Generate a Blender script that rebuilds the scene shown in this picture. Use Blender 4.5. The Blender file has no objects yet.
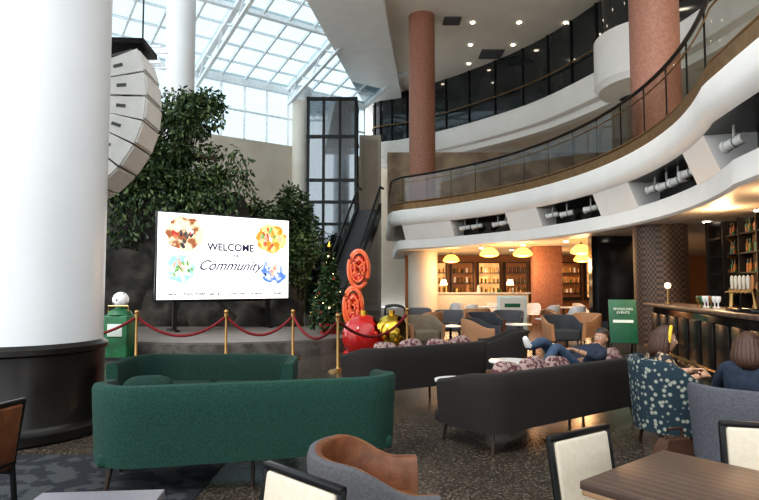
import bpy,bmesh,math,random
from mathutils import Vector,Matrix,noise
random.seed(3)
S=bpy.context.scene
COL=S.collection
rad=math.radians
# ---------------- materials
def pm(name,c,c2=None,scale=8,rough=.5,metal=0,bump=0,em=None,es=0,alpha=1,kind='noise',lo=.4,hi=.6,coat=0,bscale=None):
    m=bpy.data.materials.new(name);m.use_nodes=True
    nt=m.node_tree;b=nt.nodes['Principled BSDF']
    def col(x):return (x[0],x[1],x[2],1)
    b.inputs['Roughness'].default_value=rough;b.inputs['Metallic'].default_value=metal
    b.inputs['Coat Weight'].default_value=coat
    if c2 is None: c2=tuple(min(1,x*.88) for x in c)
    tc=nt.nodes.new('ShaderNodeTexCoord')
    if kind=='noise':
        t=nt.nodes.new('ShaderNodeTexNoise');t.inputs['Detail'].default_value=5;out=t.outputs['Fac']
    elif kind=='voronoi':
        t=nt.nodes.new('ShaderNodeTexVoronoi');out=t.outputs['Distance']
    elif kind=='cell':
        t=nt.nodes.new('ShaderNodeTexVoronoi');sp=nt.nodes.new('ShaderNodeSeparateColor');nt.links.new(t.outputs['Color'],sp.inputs[0]);out=sp.outputs[0]
    elif kind=='wave':
        t=nt.nodes.new('ShaderNodeTexWave');t.inputs['Distortion'].default_value=1.5;out=t.outputs['Fac']
    elif kind=='checker':
        t=nt.nodes.new('ShaderNodeTexChecker');out=t.outputs['Fac']
    t.inputs['Scale'].default_value=scale
    nt.links.new(tc.outputs['Object'],t.inputs['Vector'])
    r=nt.nodes.new('ShaderNodeValToRGB');r.color_ramp.elements[0].position=lo;r.color_ramp.elements[1].position=hi
    r.color_ramp.elements[0].color=col(c);r.color_ramp.elements[1].color=col(c2)
    nt.links.new(out,r.inputs[0]);nt.links.new(r.outputs[0],b.inputs['Base Color'])
    if bump:
        bn=nt.nodes.new('ShaderNodeTexNoise');bn.inputs['Scale'].default_value=bscale or scale*3
        nt.links.new(tc.outputs['Object'],bn.inputs['Vector'])
        bp=nt.nodes.new('ShaderNodeBump');bp.inputs['Strength'].default_value=bump;bp.inputs['Distance'].default_value=.02
        nt.links.new(bn.outputs['Fac'],bp.inputs['Height']);nt.links.new(bp.outputs[0],b.inputs['Normal'])
    if es:
        if em is None: nt.links.new(r.outputs[0],b.inputs['Emission Color'])
        else: b.inputs['Emission Color'].default_value=col(em)
        b.inputs['Emission Strength'].default_value=es
    return m
def glass(name,tint,gl=.12):
    m=bpy.data.materials.new(name);m.use_nodes=True;nt=m.node_tree
    for n in list(nt.nodes):
        if n.type=='BSDF_PRINCIPLED':nt.nodes.remove(n)
    o=nt.nodes['Material Output'];a=nt.nodes.new('ShaderNodeBsdfTransparent');g=nt.nodes.new('ShaderNodeBsdfGlossy')
    a.inputs[0].default_value=(*tint,1);g.inputs['Roughness'].default_value=.03;g.inputs[0].default_value=(.9,.95,1,1)
    x=nt.nodes.new('ShaderNodeMixShader');x.inputs[0].default_value=gl
    nt.links.new(a.outputs[0],x.inputs[1]);nt.links.new(g.outputs[0],x.inputs[2]);nt.links.new(x.outputs[0],o.inputs[0]);return m
WHITE=pm('white_paint',(.87,.85,.82),(.84,.82,.79),scale=1.5,rough=.45)
WCOL=pm('column_paint',(.74,.75,.76),(.71,.72,.73),scale=1,rough=.35)
CREAM=pm('cream_plaster',(.66,.61,.53),(.62,.57,.49),scale=1,rough=.7)
CEIL=pm('ceiling_plaster',(.78,.71,.62),(.74,.67,.58),scale=.8,rough=.8)
BEIGE=pm('beige_wall',(.55,.48,.40),(.50,.43,.35),scale=1,rough=.8)
TERRA=pm('terracotta_stone',(.33,.155,.10),(.27,.12,.078),scale=14,rough=.55,bump=.05)
DARKB=pm('dark_bronze',(.018,.015,.014),(.026,.022,.02),scale=3,rough=.28,metal=.4)
BLACK=pm('black_metal',(.012,.012,.013),rough=.35,metal=.3)
BLKG=pm('black_gloss',(.01,.01,.011),rough=.12)
GOLD=pm('bronze_strip',(.24,.14,.06),(.18,.105,.045),rough=.4,metal=.4)
BRASS=pm('brass',(.46,.29,.12),rough=.3,metal=1)
DGLASS=pm('dark_glass',(.012,.016,.018),(.03,.035,.036),scale=.7,rough=.06,coat=.3)
GLASSR=glass('roof_glass',(.47,.57,.61),.03)
GLASSB=glass('balustrade_glass',(.60,.60,.56),.07)
GLASSE=glass('lift_glass',(.5,.56,.58),.22)
STEEL=pm('white_steel',(.85,.88,.9),rough=.4)
GREEN=pm('green_boucle',(.008,.042,.031),(.014,.070,.050),scale=90,rough=.95,bump=.6,bscale=160)
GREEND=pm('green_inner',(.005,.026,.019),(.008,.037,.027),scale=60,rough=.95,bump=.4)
CHAR=pm('charcoal_fabric',(.014,.0122,.0115),(.024,.0205,.019),scale=120,rough=.9,bump=.4)
WOODL=pm('dark_wood_leg',(.03,.018,.012),rough=.4)
WALN=pm('walnut_top',(.10,.066,.05),(.068,.044,.034),scale=6,rough=.38,kind='wave')
WALE=pm('walnut_edge',(.30,.19,.11),rough=.4)
LEATH=pm('brown_leather',(.17,.066,.028),(.12,.043,.018),scale=12,rough=.4,bump=.15)
TANF=pm('tan_fabric',(.36,.19,.10),(.30,.16,.08),scale=40,rough=.8)
GREYF=pm('grey_fabric',(.075,.075,.08),(.095,.095,.105),scale=80,rough=.9,bump=.2)
LILAC=pm('grey_laminate',(.20,.19,.22),(.17,.165,.19),scale=6,rough=.4)
PALEG=pm('slate_fabric',(.075,.078,.095),(.10,.103,.12),scale=70,rough=.9,bump=.2)
DGREY=pm('dark_grey_fabric',(.03,.034,.042),(.045,.05,.058),scale=70,rough=.9)
OLIVE=pm('taupe_fabric',(.2,.16,.12),(.16,.13,.09),scale=40,rough=.9)
CRUP=pm('cream_upholstery',(.54,.485,.40),(.51,.455,.365),scale=30,rough=.8,bump=.1)
PATT=pm('patterned_fabric',(.30,.31,.27),(.015,.035,.05),scale=20,rough=.9,kind='voronoi',lo=.28,hi=.4)
PILL=pm('striped_pillow',(.30,.22,.20),(.10,.035,.045),scale=38,rough=.9,kind='cell',lo=.45,hi=.55)
ROCK=pm('dark_rock',(.010,.009,.008),(.040,.033,.027),scale=2.2,rough=.85,bump=1,bscale=6)
STONE=pm('stage_stone',(.06,.053,.047),(.12,.108,.096),scale=5,rough=.8,bump=.6)
STTOP=pm('stage_top',(.15,.13,.12),(.115,.10,.09),scale=4,rough=.5)
LEAF=pm('leaf_dark',(.014,.034,.010),(.04,.08,.025),scale=5,rough=.55)
LEAF2=pm('leaf_bright',(.06,.10,.03),(.13,.17,.06),scale=5,rough=.5)
BARK=pm('bark',(.06,.045,.03),(.1,.075,.05),scale=12,rough=.9,bump=.5)
RED=pm('red_gloss',(.55,.012,.010),(.46,.01,.01),rough=.2,coat=.5)
REDV=pm('red_velvet_rope',(.18,.007,.012),rough=.8)
ORNG=pm('orange_candy',(.72,.08,.02),(.80,.22,.09),scale=9,rough=.3,kind='wave')
GOLDB=pm('gold_bauble',(.75,.5,.08),rough=.2,metal=1)
GRNP=pm('green_pedestal_paint',(.015,.10,.04),(.02,.15,.06),scale=4,rough=.5)
BALLW=pm('football_panels',(.02,.02,.02),(.85,.85,.85),scale=11,rough=.4,kind='voronoi',lo=.2,hi=.26)
SPK=pm('speaker_white',(.70,.69,.66),(.66,.65,.62),rough=.5)
SPKD=pm('speaker_gap',(.10,.10,.10),rough=.8)
TABW=pm('white_marble',(.75,.74,.72),(.65,.64,.63),scale=5,rough=.25)
AMB=pm('amber_shade',(.8,.4,.08),rough=.5,em=(1,.42,.08),es=3.2)
WARM=pm('warm_lamp',(1,.8,.5),rough=.5,em=(1,.72,.38),es=6)
DOWN=pm('downlight',(1,.95,.85),rough=.5,em=(1,.9,.72),es=12)
SHELFL=pm('lit_shelf',(.9,.55,.25),(.4,.2,.08),scale=3,rough=.5,em=(1,.55,.22),es=.5)
SHELFD=pm('dim_lit_shelf',(.16,.09,.045),(.06,.03,.015),scale=3,rough=.5,em=(1,.5,.2),es=.05)
BOTT=pm('bottles',(.25,.09,.02),(.03,.10,.04),scale=14,rough=.1,kind='cell')
WOODW=pm('warm_wood',(.36,.16,.06),(.28,.12,.045),scale=5,rough=.45,kind='wave')
MESHC=pm('woven_column',(.035,.022,.016),(.11,.07,.05),scale=14,rough=.5,kind='checker')
SIGNG=pm('green_sign',(.012,.10,.05),rough=.5)
SIGNW=pm('white_sign',(.62,.68,.62),(.55,.62,.57),scale=3,rough=.5)
SKIN=pm('skin',(.55,.33,.23),(.50,.29,.20),scale=10,rough=.5)
SKIN2=pm('skin_tan',(.38,.21,.14),(.34,.19,.12),scale=10,rough=.5)
HAIRB=pm('brown_hair',(.05,.022,.013),(.075,.035,.02),scale=60,rough=.5,bump=.3)
HAIRK=pm('dark_hair',(.02,.014,.011),(.035,.025,.02),scale=60,rough=.45,bump=.3)
YEL=pm('yellow_headband',(.75,.5,.05),rough=.7)
FLOR=pm('floral_dress',(.03,.03,.035),(.45,.32,.2),scale=32,rough=.85,kind='cell',lo=.5,hi=.6)
NAVY=pm('navy_cloth',(.010,.018,.036),(.016,.026,.048),scale=20,rough=.85)
DENIM=pm('denim',(.035,.06,.11),(.05,.08,.13),scale=40,rough=.9)
LIPS=pm('lips',(.4,.1,.09),rough=.4)
EYEW=pm('eye_white',(.8,.8,.8),rough=.2)
EYED=pm('iris',(.03,.02,.015),rough=.1)
SHOE=pm('white_shoe',(.7,.7,.68),rough=.5)
BAG=pm('brown_bag_leather',(.09,.045,.028),rough=.5,bump=.2)
SCRW=pm('screen_white',(1,1,1),(1,1,1),rough=.4,em=(1,.99,.97),es=1.05)
SCRT=pm('screen_ink',(.01,.01,.05),rough=.5,em=(.02,.02,.08),es=.4)
def scr(name,a,b,sc): return pm(name,a,b,scale=sc,rough=.5,kind='noise',es=.6,lo=.45,hi=.55)
SC1=scr('screen_photo_sport',(.35,.12,.05),(.9,.75,.5),3.5);SC2=scr('screen_photo_dance',(.85,.3,.03),(.95,.75,.3),4)
SC3=scr('screen_photo_park',(.35,.6,.85),(.8,.85,.6),4);SC4=scr('screen_photo_blue',(.12,.25,.75),(.85,.85,.95),4)
SCX=[scr('screen_pixel_a',(.5,.05,.04),(.7,.2,.1),9),scr('screen_pixel_b',(.03,.03,.04),(.1,.08,.08),9),scr('screen_pixel_c',(.8,.5,.35),(.6,.35,.25),9),scr('screen_pixel_d',(.9,.9,.9),(.7,.75,.8),9),scr('screen_pixel_e',(.1,.3,.1),(.3,.5,.15),9)]
# ---------------- mesh builder
class MB:
    def __init__(s): s.bm=bmesh.new();s.mats=[]
    def mi(s,m):
        if m not in s.mats:s.mats.append(m)
        return s.mats.index(m)
    def merge(s,t,m=None,M=None):
        if M is not None: bmesh.ops.transform(t,matrix=M,verts=t.verts)
        if m is not None:
            i=s.mi(m)
            for f in t.faces:f.material_index=i
        me=bpy.data.meshes.new('t');t.to_mesh(me);t.free();s.bm.from_mesh(me);bpy.data.meshes.remove(me)
    def box(s,c,sz,m,rz=0,bev=0,R=None,seg=2):
        t=bmesh.new();bmesh.ops.create_cube(t,size=1)
        bmesh.ops.scale(t,vec=Vector(sz),verts=t.verts)
        if bev: bmesh.ops.bevel(t,geom=list(t.edges),offset=bev,segments=seg,profile=.5,affect='EDGES')
        s.merge(t,m,Matrix.Translation(Vector(c))@(R if R else Matrix.Rotation(rz,4,'Z')))
    def cyl(s,p0,p1,r0,m,r1=None,seg=20):
        p0=Vector(p0);p1=Vector(p1);d=p1-p0
        t=bmesh.new();bmesh.ops.create_cone(t,cap_ends=True,segments=seg,radius1=r0,radius2=r0 if r1 is None else r1,depth=d.length)
        s.merge(t,m,Matrix.Translation((p0+p1)/2)@d.to_track_quat('Z','Y').to_matrix().to_4x4())
    def sph(s,c,r,m,R=None,u=20,v=12):
        t=bmesh.new();bmesh.ops.create_uvsphere(t,u_segments=u,v_segments=v,radius=1)
        if not hasattr(r,'__len__'): r=(r,r,r)
        s.merge(t,m,Matrix.Translation(Vector(c))@(R if R else Matrix.Identity(4))@Matrix.Diagonal((*r,1)))
    def loft(s,rings,m,closed=True,cap=True,mf=None):
        t=bmesh.new();V=[[t.verts.new(p) for p in r] for r in rings];n=len(rings[0])
        for a in range(len(V)-1):
            for i in range(n if closed else n-1):
                j=(i+1)%n
                f=t.faces.new((V[a][i],V[a][j],V[a+1][j],V[a+1][i]))
                f.material_index=s.mi(mf(i,a)) if mf else s.mi(m)
        if cap:
            for r in (V[0],V[-1]):
                f=t.faces.new(r);f.material_index=s.mi(m)
        bmesh.ops.recalc_face_normals(t,faces=t.faces)
        s.merge(t)
    def lathe(s,prof,m,c=(0,0,0),seg=32,mf=None):
        rings=[[(c[0]+r*math.cos(2*math.pi*k/seg),c[1]+r*math.sin(2*math.pi*k/seg),c[2]+z) for k in range(seg)] for r,z in prof]
        s.loft(rings,m,mf=(lambda i,a:mf[a]) if mf else None)
    def tube(s,pts,r,m,seg=8):
        pts=[Vector(p) for p in pts];rings=[]
        for i,p in enumerate(pts):
            d=(pts[min(i+1,len(pts)-1)]-pts[max(i-1,0)]).normalized()
            up=Vector((0,0,1)) if abs(d.z)<.95 else Vector((1,0,0))
            a=d.cross(up).normalized();b=d.cross(a)
            rr=r[i] if hasattr(r,'__len__') else r
            rings.append([p+a*rr*math.cos(2*math.pi*k/seg)+b*rr*math.sin(2*math.pi*k/seg) for k in range(seg)])
        s.loft(rings,m)
    def prism(s,poly,z0,z1,m):
        s.loft([[(x,y,z0) for x,y in poly],[(x,y,z1) for x,y in poly]],m)
    def quad(s,ps,m):
        t=bmesh.new();t.faces.new([t.verts.new(p) for p in ps]);s.merge(t,m)
    def text(s,body,size,m,M,shear=0,ext=.002,off=0):
        cu=bpy.data.curves.new('t','FONT');cu.body=body;cu.size=size;cu.shear=shear;cu.align_x='CENTER';cu.extrude=ext;cu.offset=off
        o=bpy.data.objects.new('t',cu);COL.objects.link(o);bpy.context.view_layer.update()
        me=bpy.data.meshes.new_from_object(o.evaluated_get(bpy.context.evaluated_depsgraph_get()))
        t=bmesh.new();t.from_mesh(me);bpy.data.objects.remove(o);s.merge(t,m,M)
    def done(s,name,loc=(0,0,0),rz=0,ang=35):
        me=bpy.data.meshes.new(name);s.bm.to_mesh(me);s.bm.free()
        for m in s.mats:me.materials.append(m)
        for p in me.polygons:p.use_smooth=True
        me.set_sharp_from_angle(angle=rad(ang))
        o=bpy.data.objects.new(name,me);o.location=loc;o.rotation_euler=(0,0,rz);COL.objects.link(o);return o
def normals(path):
    out=[]
    for i in range(len(path)):
        a=Vector(path[max(i-1,0)]);b=Vector(path[min(i+1,len(path)-1)]);d=(b-a).normalized();out.append(Vector((d.y,-d.x)))
    return out
def sweep(mb,path,prof,m,mf=None,closed=False,cap=False):
    N=normals(path)
    mb.loft([[(p[0]+n.x*o,p[1]+n.y*o,z) for o,z in prof] for p,n in zip(path,N)],m,closed=closed,cap=cap,mf=mf)
def smooth(pts,n=8):
    P=[Vector(p) for p in pts];P=[P[0]]+P+[P[-1]];out=[]
    for i in range(1,len(P)-2):
        for k in range(n):
            t=k/n;a,b,c,d=P[i-1:i+3]
            out.append(.5*((2*b)+(c-a)*t+(2*a-5*b+4*c-d)*t*t+(3*b-a-3*c+d)*t**3))
    out.append(P[-2]);return out
# ---------------- floor
def floor_mat():
    m=bpy.data.materials.new('terrazzo_floor');m.use_nodes=True;nt=m.node_tree;b=nt.nodes['Principled BSDF']
    tc=nt.nodes.new('ShaderNodeTexCoord')
    v=nt.nodes.new('ShaderNodeTexVoronoi');v.inputs['Scale'].default_value=70;nt.links.new(tc.outputs['Object'],v.inputs['Vector'])
    sp=nt.nodes.new('ShaderNodeSeparateColor');nt.links.new(v.outputs['Color'],sp.inputs[0])
    r=nt.nodes.new('ShaderNodeValToRGB');r.color_ramp.interpolation='CONSTANT'
    e=r.color_ramp.elements;e[0].color=(.05,.040,.032,1);e[1].position=.35;e[1].color=(.095,.077,.061,1)
    for p,c in ((.6,(.13,.107,.083)),(.8,(.065,.053,.043)),(.92,(.20,.173,.145))):
        q=e.new(p);q.color=(*c,1)
    nt.links.new(sp.outputs[0],r.inputs[0])
    n=nt.nodes.new('ShaderNodeTexNoise');n.inputs['Scale'].default_value=.35;nt.links.new(tc.outputs['Object'],n.inputs['Vector'])
    mx=nt.nodes.new('ShaderNodeMix');mx.data_type='RGBA';mx.blend_type='MULTIPLY';mx.inputs[0].default_value=.5
    nt.links.new(r.outputs[0],mx.inputs[6]);nt.links.new(n.outputs['Fac'],mx.inputs[7]);nt.links.new(mx.outputs[2],b.inputs['Base Color'])
    b.inputs['Roughness'].default_value=.22;return m
b=MB();b.box((1,17,-.1),(34,46,.2),floor_mat());b.done('floor')
RUGM=pm('rug_pattern',(.008,.011,.017),(.040,.044,.048),scale=5,rough=.95,kind='noise',lo=.50,hi=.53)
DCARP=pm('dark_carpet',(.010,.010,.012),(.03,.027,.025),scale=9,rough=.95,kind='voronoi')
b=MB();b.box((-3.0,3.0,.003),(3.4,4.6,.006),RUGM);b.done('rug')
b=MB();b.box((3.3,3.1,.003),(3.6,3.0,.006),DCARP);b.done('rug')
# ---------------- mezzanine
CX,CY,RR=-7.8,14,13.8
def ring(r,a0,a1,n): return [(CX+r*math.cos(rad(a0+(a1-a0)*k/n)),CY+r*math.sin(rad(a0+(a1-a0)*k/n))) for k in range(n+1)]
arc=ring(RR,-21,51,54)
path=[(4.45,-3),(4.47,1),(4.5,3.5),(4.62,5.5),(4.8,7.2),(4.93,8.1)]+arc+[(.55,25.3),(.42,25.9),(.40,26.8),(.40,34)]
b=MB()
prof=[(1.2,3.0),(.42,3.0),(.36,3.05),(.36,3.42),(.9,3.42),(.9,4.02),(.1,4.02),(0,4.1),(-.06,4.3),(-.04,4.6),(.02,4.66),(.02,4.9),(.3,4.9),(1.2,4.9)]
mm=[WHITE,WHITE,WHITE,DARKB,BLKG,DARKB,WHITE,WHITE,WHITE,WHITE,GOLD,GOLD,GOLD]
sweep(b,path,prof,WHITE,mf=lambda i,a:mm[i])
b.done('trim_mezzanine_fascia')
b=MB()
pprof=[(.9,3.4),(.352,3.4),(.09,4.05),(.9,4.05)]
for a1,a0 in [(62,40.5),(28.5,21.7),(9.4,1.5),(-11.6,-17.5)]:
    sweep(b,ring(RR,a0,min(a1,51),8),pprof,WHITE,closed=True,cap=True)
sweep(b,[(4.62,5.5),(4.7,6.2),(4.74,6.6)],pprof,WHITE,closed=True,cap=True)
b.done('trim_mezzanine_piers')
N=normals(path);inn=[(p[0]+n.x*1.0,p[1]+n.y*1.0) for p,n in zip(path,N)]
b=MB();b.prism(inn+[(17.4,34),(17.4,-4)],3.01,4.88,CEIL);b.done('ceiling_mezzanine')
b=MB()
sweep(b,path,[(.1,4.95),(.1,6.0)],GLASSB);
b.tube([(p[0]+n.x*.1,p[1]+n.y*.1,6.06) for p,n in zip(path,N)],.045,DARKB)
b.tube([(p[0]+n.x*.1,p[1]+n.y*.1,4.98) for p,n in zip(path,N)],.035,GOLD)
b.tube([(p[0]+n.x*.1,p[1]+n.y*.1,5.84) for p,n in zip(path,N)],.016,BRASS)
for k in range(0,len(path),4):
    p=path[k];n=N[k];b.cyl((p[0]+n.x*.13,p[1]+n.y*.13,4.88),(p[0]+n.x*.13,p[1]+n.y*.13,6.05),.018,DARKB,seg=8)
b.done('glass_balustrade')
def spot(a,h=3.72):
    p=Vector((CX+(RR+.42)*math.cos(rad(a)),CY+(RR+.42)*math.sin(rad(a)),h))
    d=-Vector((math.sin(rad(a+30)),-math.cos(rad(a+30)),.15)).normalized()
    b=MB()
    b.cyl(-d*.14,d*.14,.085,SPK);b.cyl(d*.14,d*.20,.10,SPK);b.cyl(d*.20,d*.205,.085,BLKG);b.cyl(-d*.22,-d*.14,.085,SPK,r1=.085);b.cyl(-d*.05,-d*.03,.09,SPKD)
    b.box((0,0,.17),(.03,.03,.28),SPK);b.cyl((0,-.1,0),(0,.1,0),.02,SPK)
    b.done('stage_spotlight',p)
for a in (38.5,36,31.5,29.9,20,17,12,-1.5,-4,-6.5,-9,-20): spot(a,3.72+random.uniform(-.02,.04))
# ---------------- level two
l2=[tuple(v) for v in smooth([(10.6,8),(11,14),(10.6,20),(9.3,25.2),(7.6,29.6),(4.6,33.8),(1.6,36.8),(-.4,38),(-.5,39.5)],8)]
N2=normals(l2)
b=MB()
sweep(b,l2,[(1,9.3),(.5,9.3),(.45,9.6),(0.05,9.62),(0,9.7),(0,10.7),(.05,10.75),(.6,10.75)],WHITE)
b.prism([(p[0]+n.x*.9,p[1]+n.y*.9) for p,n in zip(l2,N2)]+[(17.4,39.5),(17.4,8)],9.32,10.7,CEIL)
b.done('trim_upper_gallery')
b=MB()
sweep(b,l2,[(.25,10.75),(.25,13.88)],DGLASS)
for k in range(0,len(l2),3):
    p=l2[k];n=N2[k];b.cyl((p[0]+n.x*.2,p[1]+n.y*.2,10.7),(p[0]+n.x*.2,p[1]+n.y*.2,13.88),.05,BLACK,seg=8)
b.tube([(p[0]+n.x*.1,p[1]+n.y*.1,11.8) for p,n in zip(l2,N2)],.04,GOLD)
b.done('window_gallery')
b=MB();b.lathe([(1.6,9.3),(2.1,9.32),(2.2,9.5),(2.25,9.55),(2.25,11.4),(2.1,11.45),(.1,11.45)],WHITE,(11.0,23.2,0),48);b.lathe([(1.9,11.45),(1.9,13.85)],DGLASS,(11,23.2,0),48);b.done('trim_round_gallery')
b=MB()
b.prism([(.24-.096*15,10),(1.42+.096*4,41),(17.4,41),(17.4,10)],13.9,14.1,CEIL)
for i in range(5):
    for j in range(6):
        x=1.6+i*2.2+j*.3;y=22+j*2.6
        b.cyl((x,y,13.86),(x,y,13.9),.09,DOWN,seg=12)
b.box((6,31,13.87),(1.2,1.2,.06),SPKD);b.box((3.4,27,13.87),(.8,.8,.06),SPKD)
b.done('ceiling')
b=MB();b.prism([(-3-.142*15,10),(-1.25+.57,41),(1.42+.35,41),(.24-1.44,10)],13.5,15.5,WHITE);b.done('ceiling_bulkhead')
b=MB();b.box((17.6,17,7),(.3,46,14),BEIGE);b.done('wall_right')
b=MB();b.box((8.5,41,7),(18,.3,14),CREAM);b.done('wall_back')
b=MB();b.box((8.9,33.6,7),(16.9,.3,4.2),pm('mezz_wall',(.22,.15,.10),(.38,.28,.19),scale=.9,rough=.6));b.done('wall_mezzanine_back')
# columns
b=MB();b.cyl((1.95,26.6,3.0),(1.95,26.6,13.9),.6,TERRA,seg=48);b.cyl((1.95,26.6,0),(1.95,26.6,3.0),.66,CREAM,seg=48);b.cyl((1.95,26.6,0),(1.95,26.6,.25),.7,DARKB,seg=48);b.done('column')
b=MB();b.cyl((7.15,15,4.8),(7.15,15,13.9),.60,TERRA,seg=48);b.cyl((7.15,15,0),(7.15,15,3.02),.64,MESHC,seg=48);b.done('column')
b=MB();b.lathe([(.86,0),(.88,.02),(.88,.10),(.83,.13),(.81,.16),(.81,.82),(.84,.84),(.84,.89),(.80,.92),(.79,.93),(.79,14.5)],WCOL,(-3.75,6.2,0),64,mf=[DARKB]*9+[WCOL]);b.done('column')
b=MB();b.cyl((-7.1,20.6,0),(-7.1,20.6,17),.5,WCOL,seg=40);b.done('column')
b=MB();b.cyl((-4.6,34.0,0),(-4.6,34.0,13),.5,CREAM,seg=40);b.lathe([(.5,12.2),(.62,12.6),(.62,13)],STEEL,(-4.6,34.0,0));b.done('column')
# ---------------- glass roof
O=Vector((-1.2,37,13));e=Vector((-.815,-.58,0));n=Vector((.58,-.815,.25))
def RP(u,v,dz=0): return O+e*u+n*v+Vector((0,0,dz))
b=MB();b.quad([RP(-.3,0),RP(24,0),RP(24,27),RP(-.3,27)],GLASSR);b.done('window_roof')
b=MB()
def beam(p,q,w,h,m=STEEL):
    d=(q-p);R=d.to_track_quat('Y','Z').to_matrix().to_4x4();b.box((p+q)/2,(w,d.length,h),m,R=R)
u=-.3
while u<=24.01:
    big=abs((u+.3)%5.4)<.01
    beam(RP(u,0),RP(u,27),.10 if not big else .26,.14 if not big else .4)
    if big and u>5:
        beam(RP(u,0,-.9),RP(u,27,-.9),.16,.16)
        v=0
        while v<27: beam(RP(u,v,-.9),RP(u,v+1.35,0),.07,.07);beam(RP(u,v+1.35,0),RP(u,v+2.7,-.9),.07,.07);v+=2.7
    u+=1.35
v=0
while v<=27.01:
    big=abs(v%5.4)<.01
    beam(RP(-.3,v),RP(24,v),.08 if not big else .28,.10 if not big else .35)
    v+=1.35
beam(RP(-.3,0,-.1),RP(24,0,-.1),.3,.5)
b.done('trim_roof_frame')
b=MB()
def WP(u,z): q=O+e*u;return Vector((q.x,q.y,z))
b.quad([WP(-.3,9.6),WP(24,9.6),WP(24,13),WP(-.3,13)],GLASSR)
u=-.3
while u<=24: beam(WP(u,9.6),WP(u,13),.1,.1);u+=1.35
beam(WP(-.3,11.2),WP(24,11.2),.1,.1);b.done('window_clerestory')
b=MB();q0=WP(-.3,0);q1=WP(24,0);d=(q1-q0);b.box(((q0.x+q1.x)/2,(q0.y+q1.y)/2,4.8),(d.length,.3,9.6),BEIGE,rz=math.atan2(d.y,d.x))
b.done('wall_left')
# elevator tower
b=MB();ex,ey=-2.6,33.0
for sx in (-1.3,-.45,.45,1.3):
    for sy in (-1.2,1.2): b.box((ex+sx,ey+sy,5.9),(.14,.14,11.8),BLACK)
for z in (.1,2.4,4.8,6,7.2,9.6,11.7): b.box((ex,ey,z),(2.8,2.6,.14),BLACK)
for sy in (-1.15,1.15): b.box((ex,ey+sy,5.9),(2.6,.03,11.6),GLASSE)
for sx in (-1.25,1.25): b.box((ex+sx,ey,5.9),(.03,2.3,11.6),GLASSE)
b.box((ex-.2,ey,7.9),(1.7,1.7,2.3),pm('lift_car',(.10,.11,.12),rough=.3),bev=.1)
for sx in (-.7,.7): b.box((ex+sx,ey+.5,5.9),(.1,.2,11.6),SPKD)
b.box((ex,ey+1.0,5.9),(1.9,.06,11.6),DGLASS)
b.done('glass_elevator')
b=MB();b.box((-.55,35,5.2),(1.3,.8,10.4),CREAM);b.box((-.55,34.55,5.2),(.9,.1,9.8),BEIGE);b.done('wall_pier')
# escalator
b=MB();p0=Vector((-1.75,20.5,.1));p1=Vector((-.45,25.6,4.75))
dv=(p1-p0);hd=Vector((dv.x,dv.y,0)).normalized();sd=Vector((hd.y,-hd.x,0))
for s_ in (-.5,.5):
    o=sd*s_
    b.loft([[p0+o-sd*.05-Vector((0,0,.0)),p0+o+sd*.05,p0+o+sd*.05+Vector((0,0,.45)),p0+o-sd*.05+Vector((0,0,.45))],[p1+o-sd*.05-Vector((0,0,.3)),p1+o+sd*.05-Vector((0,0,.3)),p1+o+sd*.05+Vector((0,0,.3)),p1+o-sd*.05+Vector((0,0,.3))]],BLACK)
    b.quad([p0+o+Vector((0,0,.4)),p1+o+Vector((0,0,.25)),p1+o+Vector((0,0,1)),p0+o+Vector((0,0,1))],GLASSB)
    b.tube([p0+o-hd*.3+Vector((0,0,.75)),p0+o+Vector((0,0,1.02)),p1+o+Vector((0,0,1.02)),p1+o+hd*.5+Vector((0,0,1.02))],.05,BLACK)
for k in range(26):
    q=p0+dv*(k+.5)/26;b.box(q,(.9,.26,.19),GREYF,rz=math.atan2(hd.y,hd.x)-math.pi/2)
b.done('escalator')
# ---------------- restaurant under mezzanine
b=MB();b.box((9.3,30,1.5),(16,.2,3.0),WOODW);b.done('wall_restaurant_back')
b=MB()
for i in range(7):
    x=2.8+i*1.35
    b.box((x,29.75,1.7),(1.15,.3,1.9),WOODL);b.box((x,29.62,1.75),(1.0,.1,1.7),SHELFL if i%2==0 else WOODW)
    for z in (1.1,1.6,2.1):
        b.box((x,29.5,z),(1.0,.25,.04),WOODL)
        for k in range(5): b.cyl((x-.4+k*.2,29.5,z),(x-.4+k*.2,29.5,z+.2+random.random()*.12),.05,random.choice([BOTT,TABW,BOTT,BRASS]),seg=8)
b.done('display_shelf')
b=MB();b.box((4.6,27.6,.55),(4.5,.8,1.1),CREAM,bev=.03);b.box((4.6,27.6,1.13),(4.7,.95,.06),TABW);
for i in range(9):
    x=2.6+i*.5;c_=random.choice([BRASS,TABW,TANF,BOTT]);b.cyl((x,27.5,1.16),(x,27.5,1.3+random.random()*.25),.10,c_,r1=.06,seg=12)
for x in (3.0,6.1):
    b.cyl((x,27.6,1.16),(x,27.6,1.5),.02,BRASS);b.lathe([(.18,1.5),(.10,1.75),(.09,1.75)],WARM,(x,27.6,0),20)
b.done('buffet_counter')
def pend(x,y,z,e=95):
    b=MB();b.lathe([(.02,.22),(.16,.2),(.28,.1),(.36,-.02),(.34,-.08),(.2,-.13),(.03,-.14)],AMB,seg=24);b.cyl((0,0,.2),(0,0,3.0-z),.012,BLACK,seg=6);b.cyl((0,0,.19),(0,0,.25),.05,BLACK)
    b.done('pendant_lamp',(x,y,z))
    L=bpy.data.lights.new('pendant_glow','POINT');L.energy=e;L.color=(1,.60,.30);L.shadow_soft_size=.3;o=bpy.data.objects.new('pendant_glow',L);o.location=(x,y,z-.45);COL.objects.link(o)
for x,y,z in ((4.1,22,2.68),(5.35,22,2.68),(6.85,20,2.66),(3.1,25.5,2.6),(8.6,25,2.6)): pend(x,y,z)
b=MB();pts=[]
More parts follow.
